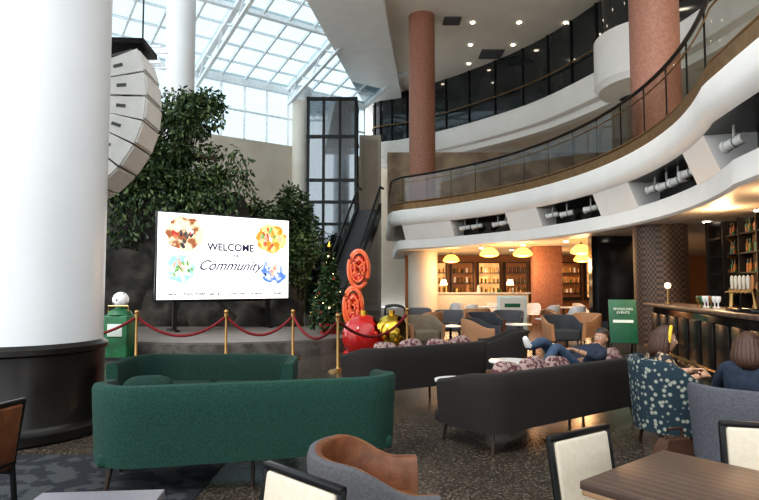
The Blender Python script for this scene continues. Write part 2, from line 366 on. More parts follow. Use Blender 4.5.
for r in (15.6,17.6,19.8):
    for a in (-16,-8,0,8,16,24,32,40): pts.append((CX+r*math.cos(rad(a)),CY+r*math.sin(rad(a))))
for x,y in pts: b.cyl((x,y,2.985),(x,y,3.01),.08,DOWN,seg=12)
b.done('recessed_downlights')
for k,(x,y) in enumerate([(7.6,8.6),(8.2,11.5),(8.2,18),(6.5,23),(4.4,25.3),(10,24),(5.2,28.3),(6.2,11.3),(9,28.4)]):
    L=bpy.data.lights.new('downlight_lamp','SPOT');L.energy=180;L.color=(1,.72,.43);L.spot_size=rad(150);L.spot_blend=.6;L.shadow_soft_size=.12
    o=bpy.data.objects.new('downlight_lamp',L);o.location=(x,y,2.93);COL.objects.link(o)
b=MB();b.box((7.35,18.2,1.5),(1.7,.3,3.0),BLKG);b.box((7.35,18.03,1.6),(1.3,.03,2.4),DARKB,bev=.01);b.done('wall_black_panel')
b=MB();b.box((6.5,23,1.5),(1.1,.5,3.0),TERRA,bev=.02);b.done('wall_terracotta_pier')
# bar
b=MB()
p0=Vector((4.85,7.4));p1=Vector((5.95,13.0));d=p1-p0;rz=math.atan2(d.y,d.x);c=(p0+p1)/2;cn=Vector((math.sin(rz),-math.cos(rz)))
cc=c+cn*.3
b.box((cc.x,cc.y,.52),(d.length,.5,1.04),BLKG,rz=rz,bev=.02)
for k in range(9):
    q=p0+d*(k+.5)/9+cn*.02;b.box((q.x,q.y,.5),(.52,.05,.8),DARKB,rz=rz,bev=.015)
cc=c+cn*.25;b.box((cc.x,cc.y,1.08),(d.length+.2,.75,.07),WALN,rz=rz,bev=.015)
b.tube([(p0.x-cn.x*.12,p0.y-cn.y*.12,.2),(p1.x-cn.x*.12,p1.y-cn.y*.12,.2)],.025,BRASS)
b.done('bar_counter')
b=MB()
q0=p0+cn*1.75;q1=p1+cn*1.75+d.normalized()*.3;c2=(q0+q1)/2
b.box((c2.x+cn.x*.2,c2.y+cn.y*.2,1.45),(d.length+.3,.15,2.9),BLKG,rz=rz)
b.box((c2.x,c2.y,.5),(d.length,.5,1.0),WOODL,rz=rz)
for z in (1.35,1.75,2.15,2.55):
    b.box((c2.x,c2.y,z),(d.length,.3,.03),BLACK,rz=rz)
    for k in range(44):
        if k%6==5: continue
        q=q0+(q1-q0)*(k+.5)/44;b.cyl((q.x,q.y,z),(q.x,q.y,z+.2),.034,BOTT,seg=8);b.cyl((q.x,q.y,z+.2),(q.x,q.y,z+.3),.012,BOTT,seg=6)
for k in range(8):
    q=q0+(q1-q0)*k/7;b.box((q.x,q.y,1.9),(.05,.32,2.0),BLACK,rz=rz)
cb=c2+cn*.11;b.box((cb.x,cb.y,1.9),(d.length,.02,1.7),SHELFD,rz=rz)
# dark end screen with brass discs
qe=q1+d.normalized()*.05
b.box((qe.x-cn.x*.1,qe.y-cn.y*.1,1.45),(.08,.75,2.9),BLKG,rz=rz)
for k in range(5): b.cyl((qe.x-cn.x*(.0+.0),qe.y-.02,1.0+k*.38),(qe.x,qe.y-.10,1.0+k*.38),.1,BRASS,seg=20)
b.done('bar_back_shelf')
b=MB()
b.box((0,0,.03),(.14,.9,.06),BLKG,bev=.01)
b.tube([(0,-.4,.05),(0,-.4,.3),(0,.4,.3),(0,.4,.05)],.03,BRASS,seg=12)
for k in range(6):
    y=-.35+k*.14;b.cyl((-.02,y,.3),(-.10,y,.27),.012,BRASS,seg=8);b.lathe([(.01,.3),(.02,.34),(.026,.44),(.022,.5),(.004,.52)],random.choice([CRUP,WOODW,CREAM]),(0,y,0),12)
b.done('beer_tap',(5.12,8.35,1.12),rz-math.pi/2)
b=MB()
for k in range(7):
    y=k*.1;b.lathe([(.03,0),(.035,.01),(.012,.02),(.012,.08),(.04,.12),(.045,.18),(.04,.2)],random.choice([TABW,BOTT]),(0,y,0),12)
b.done('bar_glasses',(5.55,9.7,1.115))
def globe(x,y):
    b=MB();b.sph((0,0,0),.06,WARM);b.cyl((0,0,-.35),(0,0,-.05),.02,BRASS);b.cyl((0,0,-.37),(0,0,-.34),.07,BRASS);b.done('globe_lamp',(x,y,1.12+.37))
globe(5.9,12.1)
for (x,y) in ((6.3,9),(6.7,11.5)):
    L=bpy.data.lights.new('bar_glow','POINT');L.energy=45;L.color=(1,.6,.3);L.shadow_soft_size=.2;o=bpy.data.objects.new('bar_glow',L);o.location=(x,y,2.7);COL.objects.link(o)
# sign boards
b=MB();R=Matrix.Rotation(rad(-8),4,'X')
b.box((0,0,.75),(.55,.03,.9),SIGNG,R=R,bev=.01);b.box((0,-.02,.75),(.4,.01,.06),SIGNW,R=R)
b.text('SPARKLING\nEVENTS',.075,SIGNW,Matrix.Translation((0,-.035,.98))@R@Matrix.Rotation(rad(90),4,'X'))
for s_ in (-.24,.24): b.box((s_,.05,.3),(.03,.03,.6),BLACK);b.box((s_,.3,.5),(.03,.03,1.02),BLACK,R=Matrix.Rotation(rad(18),4,'X'))
b.done('sign_board',(5.05,12.3,0),rad(-12))
b=MB();b.box((0,0,.6),(.95,.1,1.1),SIGNW,bev=.02);b.box((0,-.055,.65),(.8,.01,.85),CREAM);b.box((0,0,.03),(1,.4,.06),BLACK);b.box((0,-.065,.85),(.5,.006,.12),SIGNG);b.done('host_stand',(4.25,19,0))
# ---------------- rockwork and plants
def rock(mb,c,r,seed,m=ROCK,sub=4,amp=.35):
    t=bmesh.new();bmesh.ops.create_icosphere(t,subdivisions=sub,radius=1)
    for v in t.verts:
        p=v.co*1.3+Vector((seed*7.3,seed*3.1,seed))
        k=1+amp*noise.noise(p)+amp*.5*noise.noise(p*2.7)+amp*.3*abs(noise.noise(p*6))
        v.co=Vector((v.co.x*r[0],v.co.y*r[1],v.co.z*r[2]))*k
    mb.merge(t,m,Matrix.Translation(Vector(c)))
b=MB();i=0
for c,r in [((-9.4,20.0,1.5),(1.9,1.0,3.4)),((-7.4,19.1,2.4),(1.5,.7,2.9)),((-6.3,18.9,1.4),(1.6,.9,2.2)),((-5,19.4,1.6),(1.4,1.1,2.6)),((-3.8,19.5,.8),(1.2,1.1,1.5)),
  ((-3.0,18.6,.4),(.6,.8,1.0)),((-7.8,17.9,.8),(1.3,.7,1.5)),((-5.2,17.8,.3),(1.3,.5,.85)),((-3.9,17.9,.3),(1.0,.5,.8)),((-6.6,17.7,.4),(1.0,.5,1.1)),((-3.0,18,.5),(.6,.5,.8))]:
    i+=1;rock(b,c,r,i)
b.done('rockwork',ang=60)
def leaves(mb,c,r,n,size,m,m2,droop=0):
    t=bmesh.new()
    for _ in range(n):
        while True:
            p=Vector((random.uniform(-1,1),random.uniform(-1,1),random.uniform(-1,1)))
            if .35<p.length<1: break
        q=Vector((c[0]+p.x*r[0],c[1]+p.y*r[1],c[2]+p.z*r[2]))
        d=(p*.6+Vector((random.uniform(-1,1),random.uniform(-1,1),random.uniform(-1,.6)-droop))).normalized()
        s=d.cross(Vector((random.uniform(-1,1),random.uniform(-1,1),random.uniform(-1,1)))).normalized()
        L=size*random.uniform(.6,1.3)
        up=d.cross(s)*L*.12
        vs=[t.verts.new(x) for x in (q,q+d*L*.5+s*L*.22+up,q+d*L,q+d*L*.5-s*L*.22+up)]
        f=t.faces.new(vs);f.material_index=mb.mi(m2 if random.random()<.3 else m)
    mb.merge(t)
b=MB()
b.tube(smooth([(-7.5,19.0,2.2),(-7.3,18.9,4.2),(-6.9,18.8,5.4),(-6.4,18.7,6.2)]),.16,BARK)
b.tube(smooth([(-7.4,18.9,4.0),(-7.9,18.8,5.2),(-8.2,18.7,6.6)]),.11,BARK);b.tube(smooth([(-7.0,18.8,5.2),(-5.9,18.7,5.6),(-5.1,18.6,5.5)]),.08,BARK)
random.seed(11)
for k in range(46):
    a=random.uniform(-.95,.95);h=random.uniform(0,1)
    c=(-6.6+a*1.75*(1-.35*h),18.7+random.uniform(-.6,.5),4.2+h*3.5)
    leaves(b,c,(.62,.55,.36),210,.2,LEAF,LEAF2,droop=.5)
for c in ((-7.9,18.2,3.2),(-7.0,18.0,3.9),(-6.2,18.0,3.8),(-5.0,18.2,4.2),(-8.3,18,4.0),(-5.6,18.4,4.8),(-4.7,18.6,5.3),(-4.6,18.6,4.6)):
    leaves(b,c,(.7,.4,.7),230,.18,LEAF,LEAF2,droop=.9)
b.done('fig_tree')
def bush(name,c,r,n,sz,m=LEAF,m2=LEAF2,trunk=True):
    b=MB()
    for k in range(6):
        o=(random.uniform(-.5,.5)*r[0],random.uniform(-.5,.5)*r[1],random.uniform(-.5,.5)*r[2])
        leaves(b,o,(r[0]*.65,r[1]*.65,r[2]*.65),n//6,sz,m,m2)
        if trunk:b.tube([(o[0]*.3,o[1]*.3,-c[2]+.02),(o[0],o[1],o[2])],.02,BARK,seg=6)
    b.done(name,c)
bush('potted_shrub',(-3.2,21.6,3.6),(1.0,.6,1.6),2400,.22)
bush('garden_shrub',(-2.5,19.0,2.3),(.6,.5,.9),1500,.2,LEAF2,LEAF)
bush('garden_shrub',(-2.7,20.5,1.5),(.4,.4,1.0),1200,.2)
bush('garden_shrub',(-8.6,16.6,2.9),(.7,.4,1.2),1200,.2)
bush('garden_shrub',(-4.0,19.4,2.9),(.8,.5,1.3),1500,.2)
# ---------------- stage
b=MB();st=[tuple(v) for v in smooth([(-7.6,12.9),(-5.6,12.5),(-3.5,12.25),(-1.6,12.8),(-.75,13.6),(-.45,14.6),(-.9,15.8),(-1.5,17)],5)]
poly=st+[(-7.6,17)]
b.prism(poly,0,.27,STONE)
b.prism([(x*.995-.02,y+.03) for x,y in poly],.27,.31,STTOP)
b.done('stage_platform')
# LED screen
A=Vector((-5.56,14.75,0));B=Vector((-2.62,16.9,0));w=(B-A).length;rz=math.atan2(B.y-A.y,B.x-A.x)
b=MB();b.box((0,.1,2.235),(w+.08,.16,2.29),BLKG,bev=.01);b.box((0,0,2.235),(w,.04,2.21),SCRW)
RX=Matrix.Rotation(rad(90),4,'X')
def T2(s_,x,z,size,sh=0,m=SCRT,off=0): b.text(s_,size,m,Matrix.Translation((x,-.024,z))@RX,sh,off=off)
T2('WELCOME',.10,2.42,.27,off=.006);T2('TO  OUR',.12,2.25,.10,off=.003);T2('Community',.08,1.90,.37,.5,off=.002)
def disc(x,z,r,m,rx=1,blobs=(0,1,2,3)):
    rings=[[ (x+r*rx*k*math.cos(a*math.pi/12)*(1+.10*math.sin(a*2.3)),-.026,z+r*k*math.sin(a*math.pi/12)*(1+.08*math.cos(a*1.7))) for a in range(24)] for k in (.05,1)]
    b.loft(rings,m,cap=False)
    for k in range(16):
        aa=random.uniform(0,6.28);rr=random.uniform(0,.75)*r
        b.sph((x+rx*rr*math.cos(aa),-.028,z+rr*math.sin(aa)),(random.uniform(.02,.06),.002+.0002*k,random.uniform(.04,.13)),SCX[random.choice(blobs)],R=Matrix.Rotation(random.uniform(-.7,.7),4,'Y'),u=10,v=6)
disc(-1.15,2.82,.44,SC1,1.1,(0,1,1,2,3));disc(-1.25,1.93,.36,SC3,1.1,(3,3,2,4));disc(1.28,2.8,.40,SC2,1.15,(0,0,2,3,4));disc(1.38,1.88,.36,SC4,1.1,(3,3,1,2))
for i in range(6): T2(['Hotels','PLAZA SYDNEY','Suites & Co','LOBBY BAR','Residence','LODGES'][i],-1.45+i*.58,1.24,.085,.25 if i%2==0 else 0,off=.003)
for x in (-1.3,1.3): b.box((x,.22,.73),(.1,.1,.84),BLACK);b.box((x,.3,.335),(.12,.7,.05),BLACK)
b.box((0,.22,1.1),(2.8,.08,.08),BLACK)
b.done('led_screen',((A.x+B.x)/2,(A.y+B.y)/2,0),rz)
# stanchions and ropes
def stan(x,y,z=0):
    b=MB();b.lathe([(.16,0),(.16,.02),(.13,.04),(.04,.06),(.025,.09),(.025,.88),(.045,.9),(.045,.93),(.02,.94)],BRASS,seg=20);b.sph((0,0,.97),.045,BRASS);b.cyl((0,0,.86),(0,0,.9),.04,BRASS);b.done('rope_stanchion',(x,y,z))
SP=[(-6.9,11.6),(-4.75,11.6),(-3.05,11.8),(-1.75,12.0),(-.72,10.3),(.6,12.9)]
for x,y in SP: stan(x,y)
for a,c in zip(SP,SP[1:]):
    b=MB();b.tube([(a[0]+(c[0]-a[0])*t,a[1]+(c[1]-a[1])*t,.88-.42*4*t*(1-t)*.9) for t in [.02+.96*k/16 for k in range(17)]],.028,REDV);
    b.done('barrier_rope')
# pedestal with football
b=MB();b.box((0,0,.45),(.5,.45,.9),GRNP,bev=.05,seg=3);b.box((0,0,.03),(.56,.5,.06),BLACK)
b.lathe([(.25,.9),(.2,.98),(.1,1.02),(.1,1.06)],GRNP,seg=20);b.sph((0,0,1.2),.16,BALLW)
b.box((0,-.235,.6),(.3,.02,.25),SIGNW,bev=.005);b.tube([(-.2,-.1,.95),(-.2,-.1,1.08),(.2,-.1,1.08),(.2,-.1,.95)],.012,BRASS);b.done('football_display',(-5.27,12.05,0),0)
# christmas tree
b=MB();b.cyl((0,0,0),(0,0,.4),.05,BARK)
for k in range(9):
    z=.25+k*.2;r=.5*(1-k/9.5)
    for j in range(3): leaves(b,(0,0,z),(r,r,.16),130,.13,LEAF,LEAF,droop=.3)
for k in range(90):
    z=random.uniform(.25,2.0);r=.52*(1-(z-.2)/2.05);a=random.uniform(0,6.28)
    b.sph((r*math.cos(a),r*math.sin(a),z),random.choice([.010,.012,.024]),random.choice([WARM,RED,RED,GOLDB]),u=6,v=4)
b.lathe([(.01,2.1),(.06,2.15),(.01,2.28)],GOLDB,seg=5);b.lathe([(.22,0),(.26,.22),(.24,.25)],RED,seg=20)
b.done('christmas_tree',(-1.25,14.7,.31))
# candy sculpture
b=MB();b.cyl((0,0,0),(0,0,.7),.05,RED)
b.lathe([(.28,0),(.28,.05),(.2,.1),(.05,.12)],RED,seg=24)
for z,rx_,rz_,ox in ((1.85,.21,.40,.06),(1.02,.19,.42,-.06)):
    for kk in range(12):
        a=kk*math.pi/6;b.sph((ox+rx_*.5*math.cos(a),0,z+rz_*.5*math.sin(a)),(rx_*.5,.09,.075),ORNG if kk%2 else RED,R=Matrix.Rotation(-math.atan2(rz_*math.sin(a),rx_*math.cos(a)),4,'Y'),u=12,v=8)
    b.tube([(ox+rx_*math.cos(a*math.pi/12),0,z+rz_*math.sin(a*math.pi/12)) for a in range(25)],.055,ORNG)
    b.tube([(ox+rx_*(1-k/40)*math.cos(k*.4),-.08,z+rz_*(1-k/40)*math.sin(k*.4)) for k in range(38)],.025,ORNG,seg=6)
for kk in range(6):b.tube([(.07*math.cos(kk*1.05+a*.5),.07*math.sin(kk*1.05+a*.5),.1+a*.06) for a in range(9)],.045,RED if kk%2 else ORNG)
b.done('candy_sculpture',(-.52,13.0,.0))
# bauble seats
def bauble(name,loc,r,m,rz,inner):
    b=MB();t=bmesh.new();bmesh.ops.create_uvsphere(t,u_segments=48,v_segments=32,radius=r)
    c=Vector((0,-r*.95,r*.35))
    bmesh.ops.delete(t,geom=[v for v in t.verts if (v.co-c).length<r*.72],context='VERTS')
    b.merge(t,m,Matrix.Translation((0,0,r)))
    t=bmesh.new();bmesh.ops.create_uvsphere(t,u_segments=48,v_segments=32,radius=r*.93)
    bmesh.ops.delete(t,geom=[v for v in t.verts if (v.co-c).length<r*.70],context='VERTS')
    b.merge(t,inner,Matrix.Translation((0,0,r)))
    b.sph((0,-.05,.62*r),(r*.68,r*.62,.12),inner)
    b.cyl((0,0,2*r-.02),(0,0,2*r+.08),.07,GOLDB);b.lathe([(r*.5,0),(r*.55,.05),(r*.4,.1)],m,seg=24)
    b.done(name,loc,rz)
bauble('bauble_chair',(-.32,12.15,0),.45,RED,1.5,REDV);bauble('bauble_chair',(.28,13.55,0),.42,GOLDB,1.2,GOLD)
b=MB()
for y in (0,.9): b.tube(smooth([(0,y,0),(0,y,.8),(.1,y,.95),(.5,y,.9),(.6,y,.5),(.6,y,0)]),.025,BLACK)
b.tube([(0,0,.5),(0,.9,.5)],.02,BLACK);b.done('stair_handrail',(.15,15.2,0))
# ---------------- line array speaker
b=MB()
fp=[(.56,.98),(.66,.66),(.69,.33),(.66,0),(.55,-.32),(.36,-.62),(.10,-.88),(-.2,-1.05)]
YW=.70
for k in range(7):
    a=Vector(fp[k]);c=Vector(fp[k+1]);dd=(c-a).normalized();nn=Vector((dd.y,-dd.x))
    if nn.x>0: nn=-nn
    a2_=a+dd*.012;c2_=c-dd*.012
    L=.50;sh=.05
    P=[a2_,c2_,c2_+nn*L-dd*sh,a2_+nn*L+dd*sh]
    b.loft([[(p.x,y,p.y) for p in P] for y in (-YW/2,YW/2)],SPK)
    m_=(a2_+c2_)/2-nn*.012
    Rb=Matrix(((-nn.x,0,dd.x,0),(0,1,0,0),(-nn.y,0,dd.y,0),(0,0,0,1)))
    b.box((m_.x,0,m_.y),(.02,YW-.06,(c2_-a2_).length-.05),SPK,R=Rb)
    hp=(a2_+c2_)/2+nn*.3;b.box((hp.x,-YW/2-.004,hp.y),(.12,.012,.04),SPKD,R=Rb)
    q=a+nn*.25;b.box((q.x,0,q.y),(.36,YW-.06,.03),SPKD,R=Rb)
b.box((.28,0,1.10),(.7,.6,.07),BLACK)
for x in (0.05,.52): b.cyl((x,0,.95),(x,0,10),.012,BLACK,seg=6)
b.done('line_array_speaker',(-3.82,8.0,3.68),rad(4))
b=MB()
for z in (0,.4): 
    for y in (-.2,.2): b.cyl((-2.5,y,z),(1.2,y,z),.025,STEEL,seg=8)
for k in range(9):
    for y in (-.2,.2): b.cyl((-2.5+k*.4,y,0),(-2.3+k*.4,y,.4),.014,STEEL,seg=6);b.cyl((-2.3+k*.4,y,.4),(-2.1+k*.4,y,0),.014,STEEL,seg=6)
b.done('lighting_truss',(-6.6,14.5,7.0))
# ---------------- seating
def U(w,d,r,n=8,front=None):
    f=d/2 if front is None else front;P=[]
    for k in range(5): P.append((-w/2,f+(-d/2+r-f)*k/5))
    for k in range(n+1):
        a=math.pi+math.pi/2*k/n;P.append((-w/2+r+r*math.cos(a),-d/2+r+r*math.sin(a)))
    for k in range(1,6): P.append((-w/2+r+(w-2*r)*k/6,-d/2))
    for k in range(n+1):
        a=-math.pi/2+math.pi/2*k/n;P.append((w/2-r+r*math.cos(a),-d/2+r+r*math.sin(a)))
    for k in range(1,6): P.append((w/2,-d/2+r+(f+d/2-r)*k/5))
    return P
def shell(mb,path,z0,zf,th,mo,mi_,lean=0):
    N=normals(path)
    cs=[(1,0),(1,.35),(1,.7),(.98,.93),(.7,.985),(0,1),(-.7,.985),(-.98,.93),(-1,.7),(-1,.35),(-1,0)]
    rings=[]
    for p,n in zip(path,N):
        H=zf(p)-z0;rings.append([(p[0]+n.x*(o*th/2+lean*h),p[1]+n.y*(o*th/2+lean*h),z0+H*h) for o,h in cs])
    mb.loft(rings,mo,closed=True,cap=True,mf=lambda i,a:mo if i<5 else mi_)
def legs(b,w,d,h,m=WOODL,r=.022,splay=.03):
    for sx in (-1,1):
        for sy in (-1,1): b.cyl((sx*(w/2+splay),sy*(d/2+splay),0),(sx*w/2,sy*d/2,h),r*.6,m,r1=r,seg=10)
def ss(a,b_,x): t=max(0,min(1,(x-a)/(b_-a)));return t*t*(3-2*t)
def tub(name,loc,rz,mo,mi_,w=.66,d=.64,hb=.74,ha=.58,seatm=None,r=.28):
    b=MB();shell(b,U(w,d,min(r,w/2-.02),8),.20,lambda p:ha+(hb-ha)*(1-ss(-d/2+.1,d/2-.1,p[1])),.085,mo,mi_,lean=.04)
    b.box((0,.03,.32),(w-.1,d-.08,.26),seatm or mi_,bev=.05,seg=4);b.box((0,.0,.21),(w-.06,d-.1,.04),mo,bev=.015)
    legs(b,w-.2,d-.2,.2);return b.done(name,loc,rz)
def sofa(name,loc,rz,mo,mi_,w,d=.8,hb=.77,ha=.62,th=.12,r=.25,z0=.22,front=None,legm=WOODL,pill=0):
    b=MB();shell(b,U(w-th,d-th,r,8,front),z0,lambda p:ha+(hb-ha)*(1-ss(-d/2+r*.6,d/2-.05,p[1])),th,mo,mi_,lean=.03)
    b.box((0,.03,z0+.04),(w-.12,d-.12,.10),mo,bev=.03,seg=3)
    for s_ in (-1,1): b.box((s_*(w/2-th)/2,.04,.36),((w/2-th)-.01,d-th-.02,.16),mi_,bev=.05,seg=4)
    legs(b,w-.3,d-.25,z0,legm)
    b.cyl((0,-d/2+.12,0),(0,-d/2+.12,z0),.015,legm,seg=8)
    for k,x in enumerate(pill or []):
        t=bmesh.new();bmesh.ops.create_uvsphere(t,u_segments=24,v_segments=14,radius=1)
        for v in t.verts:
            q=v.co;q.x=math.copysign(abs(q.x)**.6,q.x);q.z=math.copysign(abs(q.z)**.6,q.z);v.co=Vector((q.x*.19,q.y*.07,q.z*.17))
        b.merge(t,PILL,Matrix.Translation((x,-d/2+.24,.61+.02*(k%2)))@Matrix.Rotation(rad(-18),4,'X')@Matrix.Rotation(.12*(-1)**k,4,'Y'))
    return b.done(name,loc,rz)
ang=math.atan2(.54,2.11)
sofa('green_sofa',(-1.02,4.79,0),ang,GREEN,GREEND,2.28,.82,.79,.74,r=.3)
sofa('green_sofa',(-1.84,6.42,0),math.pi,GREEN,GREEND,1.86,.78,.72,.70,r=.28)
b=MB()
t=bmesh.new();bmesh.ops.create_uvsphere(t,u_segments=24,v_segments=14,radius=1)
for v in t.verts:
    q=v.co;q.x=math.copysign(abs(q.x)**.6,q.x);q.z=math.copysign(abs(q.z)**.6,q.z);v.co=Vector((q.x*.2,q.y*.08,q.z*.18))
b.merge(t,GREEND,Matrix.Rotation(rad(-20),4,'X'));b.done('throw_pillow',(-1.80,4.64,.62),ang)
a2=math.atan2(1.5,2.05)
def place(p,w,d,a):
    return (p[0]+math.cos(a)*w/2-math.sin(a)*d/2,p[1]+math.sin(a)*w/2+math.cos(a)*d/2,0)
sofa('charcoal_sofa',place((.96,5.15),2.5,.85,a2),a2,CHAR,CHAR,2.5,.85,.72,.60,r=.16,th=.13,z0=.2,front=.25,pill=[-.75,-.38,.0,.95])
sofa('charcoal_sofa',place((-.12,7.15),2.0,.8,rad(33)),rad(33),CHAR,CHAR,2.0,.8,.73,.6,r=.16,th=.13,z0=.2,front=.25,pill=[-.6,-.2,.25,.65])
tub('tub_armchair',(1.95,9.6,0),rad(80),CHAR,CHAR,.75,.72,.78,.6)
def ctable(x,y,r,h):
    b=MB();b.lathe([(r-.01,h-.03),(r,h-.02),(r,h),(.01,h)],TABW,seg=40);b.cyl((0,0,.02),(0,0,h-.03),.03,BLACK);b.lathe([(r*.6,0),(r*.6,.015),(.04,.03)],BLACK,seg=30);b.done('coffee_table',(x,y,0))
ctable(.82,6.5,.22,.48);ctable(1.75,7.9,.30,.50);ctable(2.7,10.4,.36,.48)
L_=[(1.0,14,TANF,OLIVE,200),(2.0,17,TANF,GREYF,170),(2.75,15.6,LEATH,DGREY,200),(3.65,16.9,GREYF,GREYF,160),(4.35,14.2,TANF,DGREY,190),(5.2,15.2,TANF,TANF,120),(1.2,18.6,LEATH,GREYF,180),(1.3,16.3,TANF,OLIVE,60),(3.0,18.6,TANF,GREYF,10),(5.2,17.5,LEATH,TANF,250),(2.2,12.8,TANF,DGREY,250)]
for x,y,mo,mi_,a in L_: tub('tub_chair',(x,y,0),rad(a),mo,mi_,.74,.70,.78,.6)
ctable(1.75,14.6,.32,.5);ctable(3.4,14.5,.32,.55);ctable(4.5,16.0,.3,.6)
def shellchair(x,y,a):
    b=MB()
    shell(b,U(.42,.42,.19,6),.43,lambda p:.6+.25*(1-ss(-.2,.1,p[1])),.02,TABW,TABW,lean=.05);b.sph((0,0,.45),(.21,.21,.03),TABW)
    legs(b,.22,.22,.44,WALE,.015,.1);b.done('cafe_chair',(x,y,0),rad(a))
for x,y,a in ((3.1,20.3,30),(4.2,21.7,200),(5.7,19.6,20),(7.1,20.9,200),(6.95,19.2,100),(2.9,22.2,0),(5.5,21.2,160),(6.2,18.6,0)): shellchair(x,y,a)
def dtab(x,y): 
    b=MB();b.box((0,0,.73),(.75,.75,.04),TABW,bev=.01);b.cyl((0,0,.02),(0,0,.71),.03,BLACK);b.box((0,0,.015),(.4,.4,.03),BLACK,bev=.01);b.done('cafe_table',(x,y,0))
dtab(3.75,20.9);dtab(6.3,20.3)
# foreground tub chair
tub('tub_chair',(-.02,2.90,0),rad(-84),GREYF,LEATH,.54,.50,.72,.59,r=.24)
# dining chairs
def dchair(name,loc,rz,mb_=CRUP,mf_=CRUP,fr=BLACK):
    b=MB();R=Matrix.Rotation(rad(8),4,'X')
    b.box((0,-.235,.645),(.38,.045,.34),mb_,R=R,bev=.015,seg=3)
    for s_ in (-1,1):
        b.tube([(s_*.205,-.25,0),(s_*.205,-.2,.45),(s_*.205,-.26,.83)],.016,fr,seg=8)
        b.tube([(s_*.2,.2,0),(s_*.2,.2,.45)],.016,fr,seg=8);b.box((s_*.2,0,.42),(.03,.42,.035),fr)
    b.box((0,-.258,.828),(.43,.032,.025),fr,bev=.005);b.box((0,-.215,.475),(.40,.03,.03),fr)
    b.box((0,.2,.42),(.40,.03,.035),fr);b.box((0,0,.46),(.43,.43,.06),mf_,bev=.025,seg=3)
    return b.done(name,loc,rz)
dchair('dining_chair',(-.45,1.93,0),rad(136))
dchair('dining_chair',(1.06,2.53,0),rad(-145))
dchair('dining_chair',(1.80,2.62,0),rad(165))
dchair('dining_chair',(-2.38,3.35,0),rad(80),LEATH,LEATH)
def dtable(name,loc,rz,w,d,h,m=WALN):
    b=MB();b.box((0,0,h-.018),(w,d,.032),m,bev=.004);b.box((0,0,h-.045),(w-.01,d-.01,.024),WALE,bev=.004);b.box((0,0,h-.09),(w*.7,d*.7,.06),BLACK)
    b.cyl((0,0,.02),(0,0,h-.06),.04,BLACK);b.box((0,0,.015),(.45,.45,.03),BLACK,bev=.008);b.done(name,loc,rz)
u=Vector((.42,.34)).normalized();vv=Vector((u.y,-u.x));c=Vector((.77,2.32))+u*.34+vv*.6
dtable('dining_table',(c.x,c.y,0),math.atan2(u.y,u.x),.68,1.2,.75)
dtable('dining_table',(-1.0,1.99,0),rad(5),.44,.5,.74,LILAC)
tub('patterned_armchair',(2.72,5.5,0),rad(-95),PATT,PATT,.64,.62,.84,.60)
tub('slate_armchair',(2.85,4.5,0),rad(-40),PALEG,PALEG,.76,.72,.76,.66)
b=MB();b.loft([[(x*s1,y*s1*.6,z) for x,y in ((-.15,-.12),(.15,-.12),(.15,.12),(-.15,.12))] for s1,z in ((1,0),(1.1,.08),(.95,.17),(.75,.23))],BAG);b.tube([(-.09,0,.21),(-.07,0,.31),(.07,0,.31),(.09,0,.21)],.012,BAG);b.done('handbag',(2.45,4.98,0),.3)
